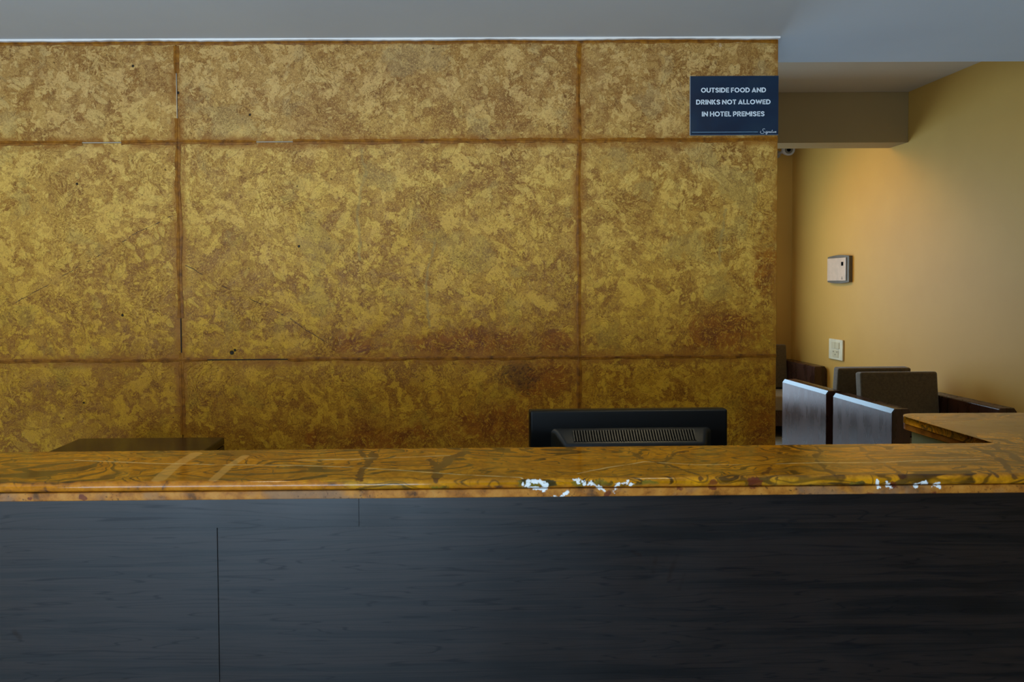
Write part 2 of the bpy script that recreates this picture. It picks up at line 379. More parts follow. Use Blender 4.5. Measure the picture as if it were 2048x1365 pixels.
    qm = line_mask(t, t.warp(p, 90, .006, 2), [(.0024, [e(1046, 968), e(1070, 975), e(1092, 980)]), (.0028, [e(1055, 962), e(1080, 964), e(1094, 972)]),
        (.002, [e(1150, 960), e(1172, 969), e(1185, 966), e(1206, 980)]), (.0022, [e(1228, 981), e(1231, 970), e(1252, 966), e(1262, 969)]),
        (.0016, [e(1095, 999), e(1120, 995), e(1136, 984)]),
        (.0020, [e(1754, 964), e(1756, 974)]), (.0024, [e(1772, 964), e(1782, 975)]), (.0022, [e(1832, 972), e(1840, 965), e(1852, 967)]), (.0022, [e(1866, 972), e(1876, 975), e(1876, 966)])], .0012, qrag)
    if not raw:
        lf = blob_mask(t, t.warp(p, 30, .02, 3), [(e(330, 976), (.55, .012, .022), 1.3), (e(980, 978), (.14, .012, .016), .8), (e(1560, 978), (.2, .012, .012), .7), (e(1250, 978), (.9, .012, .016), .62)])
        ledge = t.ramp(t.noise(t.warp(p, 25, .03, 3), 34, 6, .65), [(.36, srgb(66, 40, 34)), (.44, srgb(146, 86, 22)), (.56, srgb(176, 106, 22)), (.7, srgb(172, 118, 48))])
        base = t.mix(t.rng(lf, .25, .6, 0, .85), base, ledge)
    if raw:
        n3 = t.noise(t.warp(p, 20, .03, 3), 26, 6, .65)
        rawc = t.ramp(n3, [(.34, srgb(60, 34, 16)), (.44, srgb(136, 80, 26)), (.54, srgb(166, 106, 38)), (.72, srgb(180, 124, 56))])
        rawc = t.mix(t.rng(t.noise(t.warp(p, 8, .1), 7, 4, .6), .50, .62, 0, .75), rawc, srgb(112, 90, 72))
        base = t.mix(.84, base, rawc)
        base = t.mix(t.rng(pm, .42, .6, 0, .8), base, srgb(92, 38, 24))
        pit = t.rng(t.noise(p, 190, 3, .7), .40, .33)
        pz = t.rng(t.noise(p, 5, 2), .42, .58)
        base = t.mix(t.math('MULTIPLY', pit, t.math('ADD', .25, t.math('MULTIPLY', pz, .6))), base, srgb(40, 26, 16))
    base = t.mix(t.math('MULTIPLY', qm, .9), base, srgb(226, 228, 226))
    fine = t.noise(p, 220, 3, .7)
    base = t.mix(t.rng(fine, .36, .28, 0, .5), base, srgb(70, 44, 16))
    if raw: return t.set(Base_Color=base, Roughness=.5, Specular_IOR_Level=.15, Normal=t.bump(fine, .3, .002))
    return t.set(Base_Color=base, Roughness=.08, Specular_IOR_Level=.25, Normal=t.bump(t.noise(p, 14, 3), .04, .01))
M_MARBLE = m_marble('golden_veined_marble'); M_RAW = m_marble('unpolished_marble_edge', True)

def m_laminate():
    t = T('dark_wenge_laminate'); p = t.pos()
    q = t.warp(t.vm('MULTIPLY', p, (.7, 1.0, 15.0)), 1.1, .45, 3)
    n = t.noise(q, 3.2, 6, .62); n2 = t.noise(t.vm('MULTIPLY', q, (.35, 1, 4.0)), 9, 4, .7)
    v = t.math('ADD', t.math('MULTIPLY', n, .6), t.math('MULTIPLY', n2, .4))
    c = t.ramp(v, [(.36, srgb(2, 2, 3)), (.45, srgb(9, 7, 8)), (.54, srgb(27, 19, 16)), (.64, srgb(10, 7, 7))])
    ln = t.math('ABSOLUTE', t.math('SINE', t.math('MULTIPLY', t.noise(q, 1.3, 3), 60)))
    c = t.mix(t.math('MULTIPLY', t.rng(ln, .30, 0), .85), c, srgb(6, 6, 9))
    a = lambda x, y: tuple(at(x, y, 1.345))
    sm = line_mask(t, t.warp(p, 40, .008, 3), [(.003, [a(1310, 1112), a(1304, 1143)]), (.0025, [a(1354, 1106), a(1334, 1158)]), (.002, [a(1368, 1148), a(1356, 1178)]), (.002, [a(1265, 1100), a(1280, 1108)]),
            (.003, [a(30, 1262), a(42, 1274)])], .005)
    c = t.mix(t.math('MULTIPLY', sm, .6), c, srgb(30, 20, 14))
    r = t.rng(t.noise(p, 6, 4, .6), .3, .7, .34, .42)
    spc = t.math('SUBTRACT', .27, t.math('ADD', t.math('MULTIPLY', sm, .12), t.math('MULTIPLY', t.rng(ln, .30, 0), .06)))
    return t.set(Base_Color=c, Roughness=r, Specular_IOR_Level=spc, Normal=t.bump(v, .05, .002))
M_LAM = m_laminate()

def m_leather():
    t = T('brown_leather'); p = t.pos()
    n = t.noise(t.vm('MULTIPLY', p, (1, 1, .25)), 14, 5, .6)
    c = t.ramp(n, [(.35, srgb(50, 28, 19)), (.65, srgb(74, 44, 31))])
    return t.set(Base_Color=c, Roughness=t.rng(n, .35, .65, .25, .33), Normal=t.bump(t.vor(p, 420), .05, .001))
M_LEATHER = m_leather()
M_GLINT = plain('glossy_highlight_strip', srgb(60, 40, 32), .20, spec=.62, coat=0, bump=.03)
def m_fabric():
    t = T('olive_brown_weave'); p = t.pos()
    n = t.noise(p, 420, 2); wv = t.math('SINE', t.math('MULTIPLY', t.n('SeparateXYZ', out=2, Vector=p), 1400))
    c = t.ramp(t.noise(p, 60, 4, .7), [(.35, srgb(88, 70, 44)), (.65, srgb(108, 88, 57))])
    return t.set(Base_Color=c, Roughness=.9, Sheen_Weight=.3, Normal=t.bump(t.math('ADD', n, t.math('MULTIPLY', wv, .3)), .3, .002))
M_FABRIC = m_fabric()
M_SEAT = plain('beige_seat_fabric', srgb(150, 128, 96), .9, bump=.3)
M_BLACK = plain('black_monitor_plastic', srgb(4, 6, 7), .42, bump=.15, bscale=900, spec=.22)
M_BLACK2 = plain('black_monitor_hump_plastic', srgb(20, 22, 22), .34, bump=.15, bscale=900, spec=.3)
M_VOID = plain('black_vent_interior', srgb(2, 2, 2), .8, spec=.05)
M_SCREEN = plain('lcd_glass', srgb(10, 12, 14), .15)
def m_veneer():
    t = T('glossy_dark_brown_veneer'); p = t.pos()
    n = t.noise(t.vm('MULTIPLY', p, (1, 9, 9)), 4, 5, .6)
    c = t.ramp(n, [(.35, srgb(30, 22, 13)), (.65, srgb(46, 35, 22))])
    return t.set(Base_Color=c, Roughness=.2)
M_VENEER = m_veneer()
def m_sign():
    t = T('navy_sign_print'); p = t.pos()
    c = t.ramp(t.noise(p, 5, 3, .5), [(.36, srgb(2, 22, 50)), (.5, srgb(4, 34, 62)), (.66, srgb(26, 48, 66))])
    return t.set(Base_Color=c, Roughness=.3)
M_SIGN = m_sign()
M_PRINT = plain('pale_blue_print', srgb(206, 222, 240), .4)
M_LINE = plain('blue_line_print', srgb(120, 160, 190), .4)
M_EDGE = plain('acrylic_edge', srgb(170, 180, 190), .25)
M_FLOOR = None
def m_floor():
    t = T('polished_floor_tile'); p = t.pos()
    bk = t.n('TexBrick', Vector=p, Color1=srgb(168, 166, 160), Color2=srgb(160, 157, 150), Mortar=srgb(90, 84, 74), Scale=1.0, Mortar_Size=.004)
    c = t.mix(t.rng(t.noise(p, 3, 5, .6), .4, .6, 0, .3), bk, srgb(140, 136, 128))
    return t.set(Base_Color=c, Roughness=.18)
M_FLOOR = m_floor()
M_GREYPLASTIC = plain('grey_plastic', srgb(96, 84, 62), .45, bump=.1)
M_PINK = plain('pinkish_panel_cover', srgb(206, 176, 148), .45, bump=.05)
M_IVORY = plain('ivory_switch_plastic', srgb(226, 214, 180), .4, bump=.05)
M_IVORY2 = plain('ivory_rocker_plastic', srgb(208, 194, 156), .4)
M_CAMW = plain('off_white_camera_shell', srgb(170, 160, 150), .4, bump=.05)
M_STEEL = plain('brushed_steel', srgb(150, 150, 150), .35, 1, bump=.1)
M_GREEN = plain('pale_green_laminate', srgb(150, 165, 135), .5, bump=.1)

# ------------------------------------------------------------------ mesh helpers
def link_mesh(name, bm, mat, parent=None, smooth=False):
    me = bpy.data.meshes.new(name); bmesh.ops.recalc_face_normals(bm, faces=bm.faces[:]); bm.to_mesh(me); bm.free()
    if mat: me.materials.append(mat)
    if smooth:
        me.polygons.foreach_set('use_smooth', [True]*len(me.polygons))
        if smooth == 'w':                       # rounded boxes: large flats keep their own normal
            acc = [Vector((0, 0, 0)) for _ in me.vertices]
            for p in me.polygons:
                for v in p.vertices: acc[v] += p.normal*p.area
            me.normals_split_custom_set_from_vertices([v.normalized() for v in acc])
        else: me.set_sharp_from_angle(angle=math.radians(50))
    o = bpy.data.objects.new(name, me); C.objects.link(o)
    if parent: o.parent = parent
    return o
def add_box(bm, x0, x1, y0, y1, z0, z1, bev=0, seg=2, M=None):
    b = bmesh.new()
    r = bmesh.ops.create_cube(b, size=1)
    for v in b.verts: v.co = Vector(((x0+x1)/2+v.co.x*(x1-x0), (y0+y1)/2+v.co.y*(y1-y0), (z0+z1)/2+v.co.z*(z1-z0)))
    if bev: bmesh.ops.bevel(b, geom=b.edges[:], offset=bev, segments=seg, profile=.5, affect='EDGES')
    if M is not None: bmesh.ops.transform(b, matrix=M, verts=b.verts[:])
    tmp = bpy.data.meshes.new('tmp'); b.to_mesh(tmp); b.free(); bm.from_mesh(tmp); bpy.data.meshes.remove(tmp)
def box(name, x0, x1, y0, y1, z0, z1, mat, parent=None, bev=0, seg=2, M=None):
    bm = bmesh.new(); add_box(bm, x0, x1, y0, y1, z0, z1, bev, seg, M)
    return link_mesh(name, bm, mat, parent, 'w' if bev > 0 else False)
def prism(bm, pts, y0, y1, M=None):
    """outline in x,z pushed through y"""
    f = [bm.verts.new((x, y0, z)) for x, z in pts]; k = [bm.verts.new((x, y1, z)) for x, z in pts]
    bm.faces.new(f); bm.faces.new(k[::-1])
    for i in range(len(pts)):
        j = (i+1) % len(pts); bm.faces.new((f[j], f[i], k[i], k[j]))
    if M is not None: bmesh.ops.transform(bm, matrix=M, verts=f+k)
def thing(name, label, cat, loc=(0, 0, 0), rotz=0, group=None):
    o = bpy.data.objects.new(name, None); C.objects.link(o); o.location = loc; o.rotation_euler = (0, 0, rotz)
    o.empty_display_size = .1; o['label'] = label; o['category'] = cat
    if group: o['group'] = group
    return o
def structure(o): o['kind'] = 'structure'; return o

# ------------------------------------------------------------------ room shell
ZC = 1.40+0.984*1.0          # soffit over the reception
ZC2 = 2.82                   # higher ceiling of the lounge
XR = 3.459; YF = 7.45; XL = -3.2; YB = -3.0; YS = 3.33
z_top = at(900, 78, WY).z; ZC = z_top
structure(box('floor', XL-.1, XR+.1, YB-.1, YF+.1, -.1, 0, M_FLOOR))
structure(box('ceiling', XL-.1, XR+.1, YB-.1, YS, ZC, ZC2+.1, M_CEIL))
structure(box('ceiling_lounge', XL-.1, XR+.1, YS, YF+.1, ZC2, ZC2+.1, M_CEIL2))
structure(box('wall_left', XL-.1, XL, YB, YF, 0, ZC2, M_BEIGE))
structure(box('wall_right', XR, XR+.1, YB-.1, YF+.1, 0, ZC2, M_BEIGE))
# wall behind the camera, open for the glazed entrance on the left
bm = bmesh.new()
add_box(bm, XL, -2.75, YB-.1, YB, 0, ZC); add_box(bm, .25, XR, YB-.1, YB, 0, ZC); add_box(bm, -2.75, .25, YB-.1, YB, 2.15, ZC)
structure(link_mesh('wall_front', bm, M_BEIGE))
bm = bmesh.new()
add_box(bm, XL, .1, YF, YF+.1, 0, ZC2); add_box(bm, 2.62, XR, YF, YF+.1, 0, ZC2); add_box(bm, .1, 2.62, YF, YF+.1, 2.3, ZC2); add_box(bm, .1, 2.62, YF, YF+.1, 0, .2)
structure(link_mesh('wall_back', bm, M_BEIGE))
# ceiling beam across the lounge
by = 1500*(ZC2-EYE)/381
zb = at(1690, 285.5, by).z
structure(box('beam', -1.0, XR, by, by+.235, zb, ZC2, M_BEAM, bev=.003))

# stone-clad partition behind the reception: backing, slabs, sealant
XE = at(1554.5, 480, WY).x
back = structure(box('wall_stone_partition', XL, XE-.004, WY+.02, WY+.19, 0, ZC, M_SUB))
cols = [-2.75, at(355, 260, WY).x, at(1157.5, 400, WY).x, XE]
rows = [0.0, .05, at(900, 717, WY).z, at(900, 282.5, WY).z, ZC-.006]
cols = [XL, -2.35] + cols[1:]
G = .0016
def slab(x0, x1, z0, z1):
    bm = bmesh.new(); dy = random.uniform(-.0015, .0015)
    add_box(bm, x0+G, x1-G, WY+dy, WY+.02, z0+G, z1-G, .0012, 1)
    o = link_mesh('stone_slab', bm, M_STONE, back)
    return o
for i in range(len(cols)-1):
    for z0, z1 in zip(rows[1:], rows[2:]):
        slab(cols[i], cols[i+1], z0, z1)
box('plinth_strip', XL, XE, WY+.004, WY+.02, 0, .048, M_SUB, back)

def bead(x0, z0, x1, z1, w=.0105, name='joint_sealant'):
    """irregular smeared bead of sealant along a joint, thicker at its centre with a groove"""
    L = math.hypot(x1-x0, z1-z0); n = max(6, int(L/.012)); dx, dz = (x1-x0)/L, (z1-z0)/L; nx, nz = -dz, dx
    bm = bmesh.new(); R = []
    ph = random.uniform(0, 9)
    for i in range(n+1):
        s = L*i/n; k = 1+.22*math.sin(s*23+ph)+.18*math.sin(s*61+ph*2)+random.uniform(-.14, .14)
        k2 = 1+.22*math.sin(s*19+ph*3)+random.uniform(-.16, .16); c = .0012*math.sin(s*14+ph)
        row = []
        for off, dep in ((-w*k, .0005), (-w*.35, .0022), (-.0010, .0022), (0, .0008), (.0010, .0022), (w*.35, .0022), (w*k2, .0005)):
            o = off+c
            row.append(bm.verts.new((x0+dx*s+nx*o, WY-.0016-dep, z0+dz*s+nz*o)))
        R.append(row)
    for a, b in zip(R, R[1:]):
        for j in range(6): bm.faces.new((a[j], a[j+1], b[j+1], b[j]))
    # sides back to the slab
    for row_idx in (0, 6):
        pts = [bm.verts.new((r[row_idx].co.x, WY+.002, r[row_idx].co.z)) for r in R]
        for i in range(n): bm.faces.new((R[i][row_idx], R[i+1][row_idx], pts[i+1], pts[i]))
    return link_mesh(name, bm, M_SEAL, back, True)
X = lambda px, py: at(px, py, WY).x
Zp = lambda px, py: at(px, py, WY).z
zu, zl = rows[3], rows[2]; xa, xb = cols[2], cols[3]
for a, b in ((XL, X(165, 285)), (X(243, 285), X(513, 284)), (X(586, 284), XE-.002)): bead(a, zu, b, zu, .0085)
for a, b in ((XL, X(415, 720)), (X(576, 720), XE-.002)): bead(a, zl, b, zl, .0075)
for a, b in ((Zp(352, 92), Zp(352, 147)), (Zp(352, 237), Zp(360, 637)), (Zp(360, 706), Zp(365, 870)), (Zp(365, 895), .05)): bead(xa, a, xa, b, .0105)
bead(xb, ZC-.02, xb, .05, .0085)
bead(XL, ZC-.012, XE-.004, ZC-.012, .008)
# bare stretches of joint
for a, b, z, m in ((X(165, 285), X(243, 285), zu, M_PALESEAM), (X(513, 284), X(586, 284), zu, M_PALESEAM), (X(415, 720), X(576, 720), zl, M_DARKSEAM)):
    box('joint_gap', a, b, WY-.0028, WY+.01, z-.0013, z+.0016, m, back)
    box('joint_gap', a, b, WY-.0035, WY+.01, z+.0016, z+.0026, M_DARKSEAM, back)
for a, b, m in ((Zp(352, 237), Zp(352, 147), M_PALESEAM), (Zp(360, 706), Zp(360, 637), M_DARKSEAM)):
    box('joint_gap', xa-.0013, xa+.0013, WY-.0028, WY+.01, a, b, m, back)
    box('joint_gap', xa+.0013, xa+.0023, WY-.0035, WY+.01, a, b, M_DARKSEAM, back)
# chipped white strip added for the lit highlight along the ceiling edge
bm = bmesh.new(); n = 220; R = []
for i in range(n+1):
    x = XL+(XE-XL)*i/n; z = ZC-.0065+.0016*math.sin(x*9)+random.uniform(-.0012, .0012)
    R.append([bm.verts.new(p) for p in ((x, WY-.018, ZC), (x, WY-.016, z-.000), (x, WY+.0, z-.001))])
for a, b in zip(R, R[1:]):
    for j in range(2): bm.faces.new((a[j], a[j+1], b[j+1], b[j]))
structure(link_mesh('lit_edge_strip', bm, M_WHITE))

# ------------------------------------------------------------------ sign on the stone
c0 = at(1378.5, 153.5, WY); c1 = at(1554.5, 271.5, WY)
sx0, sx1, sz1, sz0 = c0.x, at(1554, 271, WY).x+.001, at(1466, 153, WY).z, at(1466, 271.5, WY).z
sg = thing('notice_sign', 'navy blue notice board with white capitals at the top corner of the stone wall', 'sign', ((sx0+sx1)/2, WY-.006, sz0))
SW, SH = sx1-sx0, sz1-sz0
box('board', -SW/2, SW/2, -.003, .0, 0, SH, M_EDGE, sg, .0006, 1)
box('printed_face', -SW/2+.0015, SW/2-.0005, -.0036, -.003, .0008, SH-.0005, M_SIGN, sg)
def arc(cx, cy, rx, ry, a0, a1, n=14):
    return [(cx+rx*math.cos(math.radians(a0+(a1-a0)*i/n)), cy+ry*math.sin(math.radians(a0+(a1-a0)*i/n))) for i in range(n+1)]
def ribbon(bm, pts, t, closed, fx, y):
    P = [Vector(p) for p in pts]; n = len(P)
    if closed and (P[0]-P[-1]).length < 1e-6: P = P[:-1]; n -= 1
    Lf, Rt = [], []
    for i in range(n):
        a = P[i]-P[i-1] if (i > 0 or closed) else P[1]-P[0]
        b = P[(i+1) % n]-P[i] if (i < n-1 or closed) else P[-1]-P[-2]
        a.normalize(); b.normalize(); na = Vector((-a.y, a.x)); nb = Vector((-b.y, b.x)); m = (na+nb)
        if m.length < 1e-5: m = na
        m.normalize(); k = min(1/max(m.dot(na), .3), 1.9)
        Lf.append(P[i]+m*t/2*k); Rt.append(P[i]-m*t/2*k)
    vl = [bm.verts.new((*[fx(q)[0]], y, fx(q)[1])) for q in Lf]; vr = [bm.verts.new((fx(q)[0], y, fx(q)[1])) for q in Rt]
    for i in range(n if closed else n-1):
        j = (i+1) % n; bm.faces.new((vl[i], vl[j], vr[j], vr[i]))
k = .105
GL = {
 'O': (.94, [('c', arc(.47, .5, .37, .405, 0, 360, 28))]),
 'U': (.80, [('o', [(k, 1), (k, .38)]+arc(.40, .38, .295, .285, 180, 360)+[(.70, 1)])]),
 'T': (.66, [('o', [(0, .905), (.66, .905)]), ('o', [(.33, .9), (.33, 0)])]),
 'S': (.70, [('o', [(.615, .72)]+arc(.35, .715, .235, .19, 20, 180, 10)+[(.14, .62), (.30, .53), (.44, .48), (.575, .38)]+arc(.35, .285, .245, .195, 0, -165, 10))]),
 'I': (.21, [('o', [(k, 0), (k, 1)])]),
 'D': (.82, [('c', [(k, .095), (k, .905), (.33, .905)]+arc(.33, .5, .385, .405, 90, -90, 16))]),
 'E': (.60, [('o', [(k, 0), (k, 1)]), ('o', [(k, .905), (.6, .905)]), ('o', [(k, .5), (.55, .5)]), ('o', [(k, .095), (.6, .095)])]),
 'F': (.58, [('o', [(k, 0), (k, 1)]), ('o', [(k, .905), (.58, .905)]), ('o', [(k, .48), (.52, .48)])]),
 'A': (.86, [('o', [(.10, 0), (.43, .92)]), ('o', [(.43, .92), (.76, 0)]), ('o', [(.2, .23), (.66, .23)]), ('o', [(.36, .93), (.5, .93)])]),
 'N': (.84, [('o', [(k, 0), (k, 1)]), ('o', [(.735, 0), (.735, 1)]), ('o', [(.12, .93), (.72, .07)])]),
 'R': (.72, [('o', [(k, 0), (k, 1)]), ('o', [(k, .905), (.38, .905)]+arc(.38, .675, .19, .23, 90, -90, 10)+[(k, .445)]), ('o', [(.33, .45), (.62, 0)])]),
 'K': (.74, [('o', [(k, 0), (k, 1)]), ('o', [(.14, .46), (.60, 1)]), ('o', [(.27, .56), (.64, 0)])]),
 'W': (1.18, [('o', [(.09, 1), (.33, .06)]), ('o', [(.33, .06), (.59, .94)]), ('o', [(.59, .94), (.85, .06)]), ('o', [(.85, .06), (1.09, 1)])]),
 'L': (.55, [('o', [(k, 0), (k, 1)]), ('o', [(k, .095), (.55, .095)])]),
 'H': (.80, [('o', [(k, 0), (k, 1)]), ('o', [(.695, 0), (.695, 1)]), ('o', [(k, .5), (.7, .5)])]),
 'P': (.68, [('o', [(k, 0), (k, 1)]), ('o', [(k, .905), (.37, .905)]+arc(.37, .65, .205, .255, 90, -90, 10)+[(k, .395)])]),
 'M': (1.0, [('o', [(k, 0), (k, 1)]), ('o', [(.895, 0), (.895, 1)]), ('o', [(.13, .93), (.5, .3)]), ('o', [(.5, .3), (.87, .93)])]),
}
def text_line(s, px0, px1, pyb, pyt):
    xl = at(px0, pyb, WY).x-sg.location.x; xr = at(px1, pyb, WY).x-sg.location.x
    zb_ = at((px0+px1)/2, pyb, WY).z-sz0; zt_ = at((px0+px1)/2, pyt, WY).z-sz0; H = zt_-zb_
    adv = []; x = 0
    for ch in s:
        adv.append(x); x += .26 if ch == ' ' else GL[ch][0]+.085
    total = x-.085; sx = (xr-xl)/total
    bm = bmesh.new()
    for ch, a0 in zip(s, adv):
        if ch == ' ': continue
        for kind, pts in GL[ch][1]:
            ribbon(bm, pts, .2, kind == 'c', lambda q: (xl+(a0+q[0])*sx, zb_+q[1]*H), -.0037)
    o = link_mesh('lettering', bm, M_PRINT, sg)
text_line('OUTSIDE FOOD AND', 1400.3, 1530, 186.3, 176.7)
text_line('DRINKS NOT ALLOWED', 1390.5, 1539, 210.1, 200.5)
text_line('IN HOTEL PREMISES', 1402, 1527, 234, 224.2)
# rule and handwritten mark
l0 = at(1382, 265, WY).x-sg.location.x; l1 = at(1514, 265, WY).x-sg.location.x; lz = at(1450, 265.3, WY).z-sz0
box('rule_line', l0, l1, -.0038, -.0036, lz-.0007, lz+.0007, M_LINE, sg)
bm = bmesh.new()
def px2(p): # zoom crop coordinates of the mark
    w_ = at(1370+p[0]/9.1, 140+p[1]/9.1, WY); return (w_.x-sg.location.x, w_.z-sz0)
strokes = [
 [(1438, 1092), (1425, 1078), (1400, 1085), (1393, 1105), (1410, 1125), (1422, 1145), (1408, 1165), (1375, 1168), (1352, 1150), (1352, 1130), (1368, 1125)],
 [(1440, 1125), (1436, 1150), (1446, 1155), (1456, 1142)],
 [(1482, 1128), (1465, 1126), (1458, 1145), (1468, 1152), (1480, 1140), (1484, 1128), (1478, 1165), (1464, 1180), (1452, 1172), (1466, 1160), (1496, 1142)],
 [(1496, 1128), (1494, 1152), (1504, 1134), (1514, 1130), (1512, 1150), (1522, 1148)],
 [(1544, 1130), (1528, 1132), (1524, 1148), (1534, 1152), (1544, 1138), (1544, 1152), (1554, 1146)],
 [(1570, 1098), (1560, 1140), (1564, 1152), (1574, 1146)], [(1554, 1122), (1578, 1120)],
 [(1584, 1130), (1582, 1150), (1592, 1150), (1600, 1132), (1600, 1152), (1608, 1144)],
 [(1610, 1130), (1612, 1152), (1616, 1132), (1626, 1130)],
 [(1626, 1146), (1640, 1136), (1636, 1126), (1624, 1136), (1626, 1152), (1642, 1150)]]
for st in strokes: ribbon(bm, [px2(p) for p in st], .0011, False, lambda q: (q[0], q[1]), -.0037)
link_mesh('script_mark', bm, M_PRINT, sg)

# ------------------------------------------------------------------ reception counter
YW0, YW1 = 1.308, 1.560; XLW = -1.7; XC = 1.168; XRW = 1.9; YR1 = 1.935
rc = thing('reception_counter', 'long dark wood laminate reception counter front under the marble worktop', 'counter', (0, 1.345, 0))
def rbox(name, x0, x1, y0, y1, z0, z1, mat, bev=.0006, seg=1): return box(name, x0, x1, y0-1.345, y1-1.345, z0, z1, mat, rc, bev, seg)
ZU = ZT-.034
xs1 = at(718, 1020, 1.33).x; xs2 = at(438.5, 1200, 1.345).x; zf = at(1024, 1050.5, 1.33).z
rbox('fascia_panel', XLW+.03, xs1-.0002, 1.328, 1.36, zf, ZU, M_LAM, .0003)
rbox('fascia_panel', xs1+.0002, XRW-.03, 1.328, 1.36, zf, ZU, M_LAM, .0003)
rbox('front_panel', XLW+.03, xs2-.0004, 1.340, 1.36, .10, zf+.01, M_LAM)
rbox('front_panel', xs2+.0004, XRW-.03, 1.340, 1.36, .10, zf+.01, M_LAM)
rbox('carcass', XLW+.04, XRW-.04, 1.3605, 1.52, .08, ZU-.001, M_LAM)
rbox('toe_kick', XLW+.05, XRW-.05, 1.38, 1.50, 0, .08, M_LAM)
rbox('return_panel', XC+.035, XC+.06, 1.521, YR1-.02, 0, ZU-.001, M_GREEN)
rbox('return_panel', XRW-.06, XRW-.035, 1.521, YR1-.06, 0, ZU-.001, M_LAM)
rbox('inner_desktop', XLW+.05, XC+.034, 1.521, 2.05, .71, .74, M_LAM)
for x in (XLW+.06, -.3, XC+.03): rbox('desk_support', x, x+.025, 1.56, 2.0, 0, .709, M_LAM)

# marble worktop: L-shaped polished slab with a raw laminated edge under it
wt = thing('marble_worktop', 'polished golden brown marble worktop with dark veins on the reception counter', 'worktop', (0, YW0, 0))
r = .055
corner = [(XC+r-r*math.cos(a), YR1-r+r*math.sin(a)) for a in [PI/2*i/10 for i in range(11)]]
out = [(XLW, YW0), (XRW, YW0), (XRW, YR1)] + corner[::-1] + [(XC, YW1), (XLW, YW1)]
def plate(name, out, z0, z1, mat, bev, seg=6, bt=True, inset=0):
    bm = bmesh.new(); lo = [bm.verts.new((x, y-YW0, z0)) for x, y in out]; hi = [bm.verts.new((x, y-YW0, z1)) for x, y in out]
    fb = bm.faces.new(lo[::-1]); ft = bm.faces.new(hi)
    for i in range(len(out)):
        j = (i+1) % len(out); bm.faces.new((lo[i], lo[j], hi[j], hi[i]))
    ed = list(ft.edges)+list(fb.edges)
    if bev: bmesh.ops.bevel(bm, geom=ed, offset=bev, segments=seg, profile=.5, affect='EDGES')
    bmesh.ops.triangulate(bm, faces=[f for f in bm.faces if len(f.verts) > 4])
    return link_mesh(name, bm, mat, wt, 'w')
plate('slab', out, ZT-.0185, ZT, M_MARBLE, .0085)
bm = bmesh.new()
def inset_pts(d, dc): 
    c = [(XC+d+(r-d)-(r-d)*math.cos(a), YR1-r+(r-d)*math.sin(a)) for a in [PI/2*i/10 for i in range(11)]]
    return [(XLW+d, YW0+d), (XRW-d, YW0+d), (XRW-d, YR1-d)] + c[::-1] + [(XC+d, YW1-d), (XLW+d, YW1-d)]
plate('lower_edge_strip', inset_pts(.0015, 0), ZT-.0335, ZT-.0186, M_RAW, .002, 2)

# ------------------------------------------------------------------ monitor, seen from behind
MY = 1.76; DZ = .741
m0 = at(1059.5, 824, MY); m1 = at(1457, 820, MY)
mw = m1.x-m0.x; mx = (m0.x+m1.x)/2; mt = at(1258, 820.5, MY).z; mb = mt-.30
rot = .012
mo = thing('computer_monitor', 'black flat computer monitor seen from behind, standing behind the marble worktop', 'monitor', (mx, MY, DZ), rot)
H = mt-DZ; hb = H-.30
box('housing', -mw/2, mw/2, 0, .030, hb, H, M_BLACK, mo, .006, 4)
box('bezel', -mw/2+.002, mw/2-.002, .0305, .042, hb+.002, H-.002, M_BLACK, mo, .003)
box('screen', -mw/2+.018, mw/2-.018, .0421, .0435, hb+.018, H-.018, M_SCREEN, mo)
# raised rear cover: a frustum with a slotted sloping top band
zt0 = at(1258, 856, MY).z-DZ; zt1 = at(1258, 881, MY).z-DZ; zt2 = H-.26
fx = lambda px: (px-1258)/397.5*mw
def quad_strip(bm, rings):
    vs = [[bm.verts.new(p) for p in R_] for R_ in rings]
    for a, b in zip(vs, vs[1:]):
        for j in range(len(a)):
            q = (j+1) % len(a); bm.faces.new((a[j], a[q], b[q], b[j]))
    return vs
bm = bmesh.new()
def rr(x0, x1, z0, z1, y, rad, n=5):
    p = []
    for cx, cz, a0 in ((x1-rad, z1-rad, 0), (x0+rad, z1-rad, 90), (x0+rad, z0+rad, 180), (x1-rad, z0+rad, 270)):
        for i in range(n+1):
            a = math.radians(a0+90*i/n); p.append((cx+rad*math.cos(a), y, cz+rad*math.sin(a)))
    return p
rings = [rr(fx(1100), fx(1424), zt2, zt0, .001, .012), rr(fx(1108), fx(1414), zt2+.004, zt0-.003, -.006, .012), rr(fx(1122), fx(1406), zt2+.012, zt1+.001, -.026, .010), rr(fx(1126), fx(1402), zt2+.014, zt1-.003, -.030, .008)]
vs = quad_strip(bm, rings); bm.faces.new(vs[-1])
link_mesh('rear_cover', bm, M_BLACK2, mo, True)
# grille: frame plate lying on the slope with slots between ribs
s_top = Vector((0, -.0075, zt0-.0045)); s_bot = Vector((0, -.0245, zt1+.0025))
d = (s_bot-s_top); nrm = Vector((0, -abs(d.z), abs(d.y))).normalized()
bm = bmesh.new(); x0g, x1g = fx(1144), fx(1384); N = 44
pit_ = (x1g-x0g)/N
for i in range(N+1):
    xc = x0g+i*pit_; hwid = pit_*.24
    A = [s_top+Vector((xc-hwid, 0, 0)), s_top+Vector((xc+hwid, 0, 0)), s_bot+Vector((xc+hwid+.001, 0, 0)), s_bot+Vector((xc-hwid+.001, 0, 0))]
    lo = [bm.verts.new(a+nrm*.0002) for a in A]; hi = [bm.verts.new(a+nrm*.0022) for a in A]
    bm.faces.new(hi)
    for j in range(4): bm.faces.new((lo[j], lo[(j+1) % 4], hi[(j+1) % 4], hi[j]))
g_ = link_mesh('vent_rib', bm, M_BLACK2, mo); g_['kind'] = 'stuff'
bm = bmesh.new()
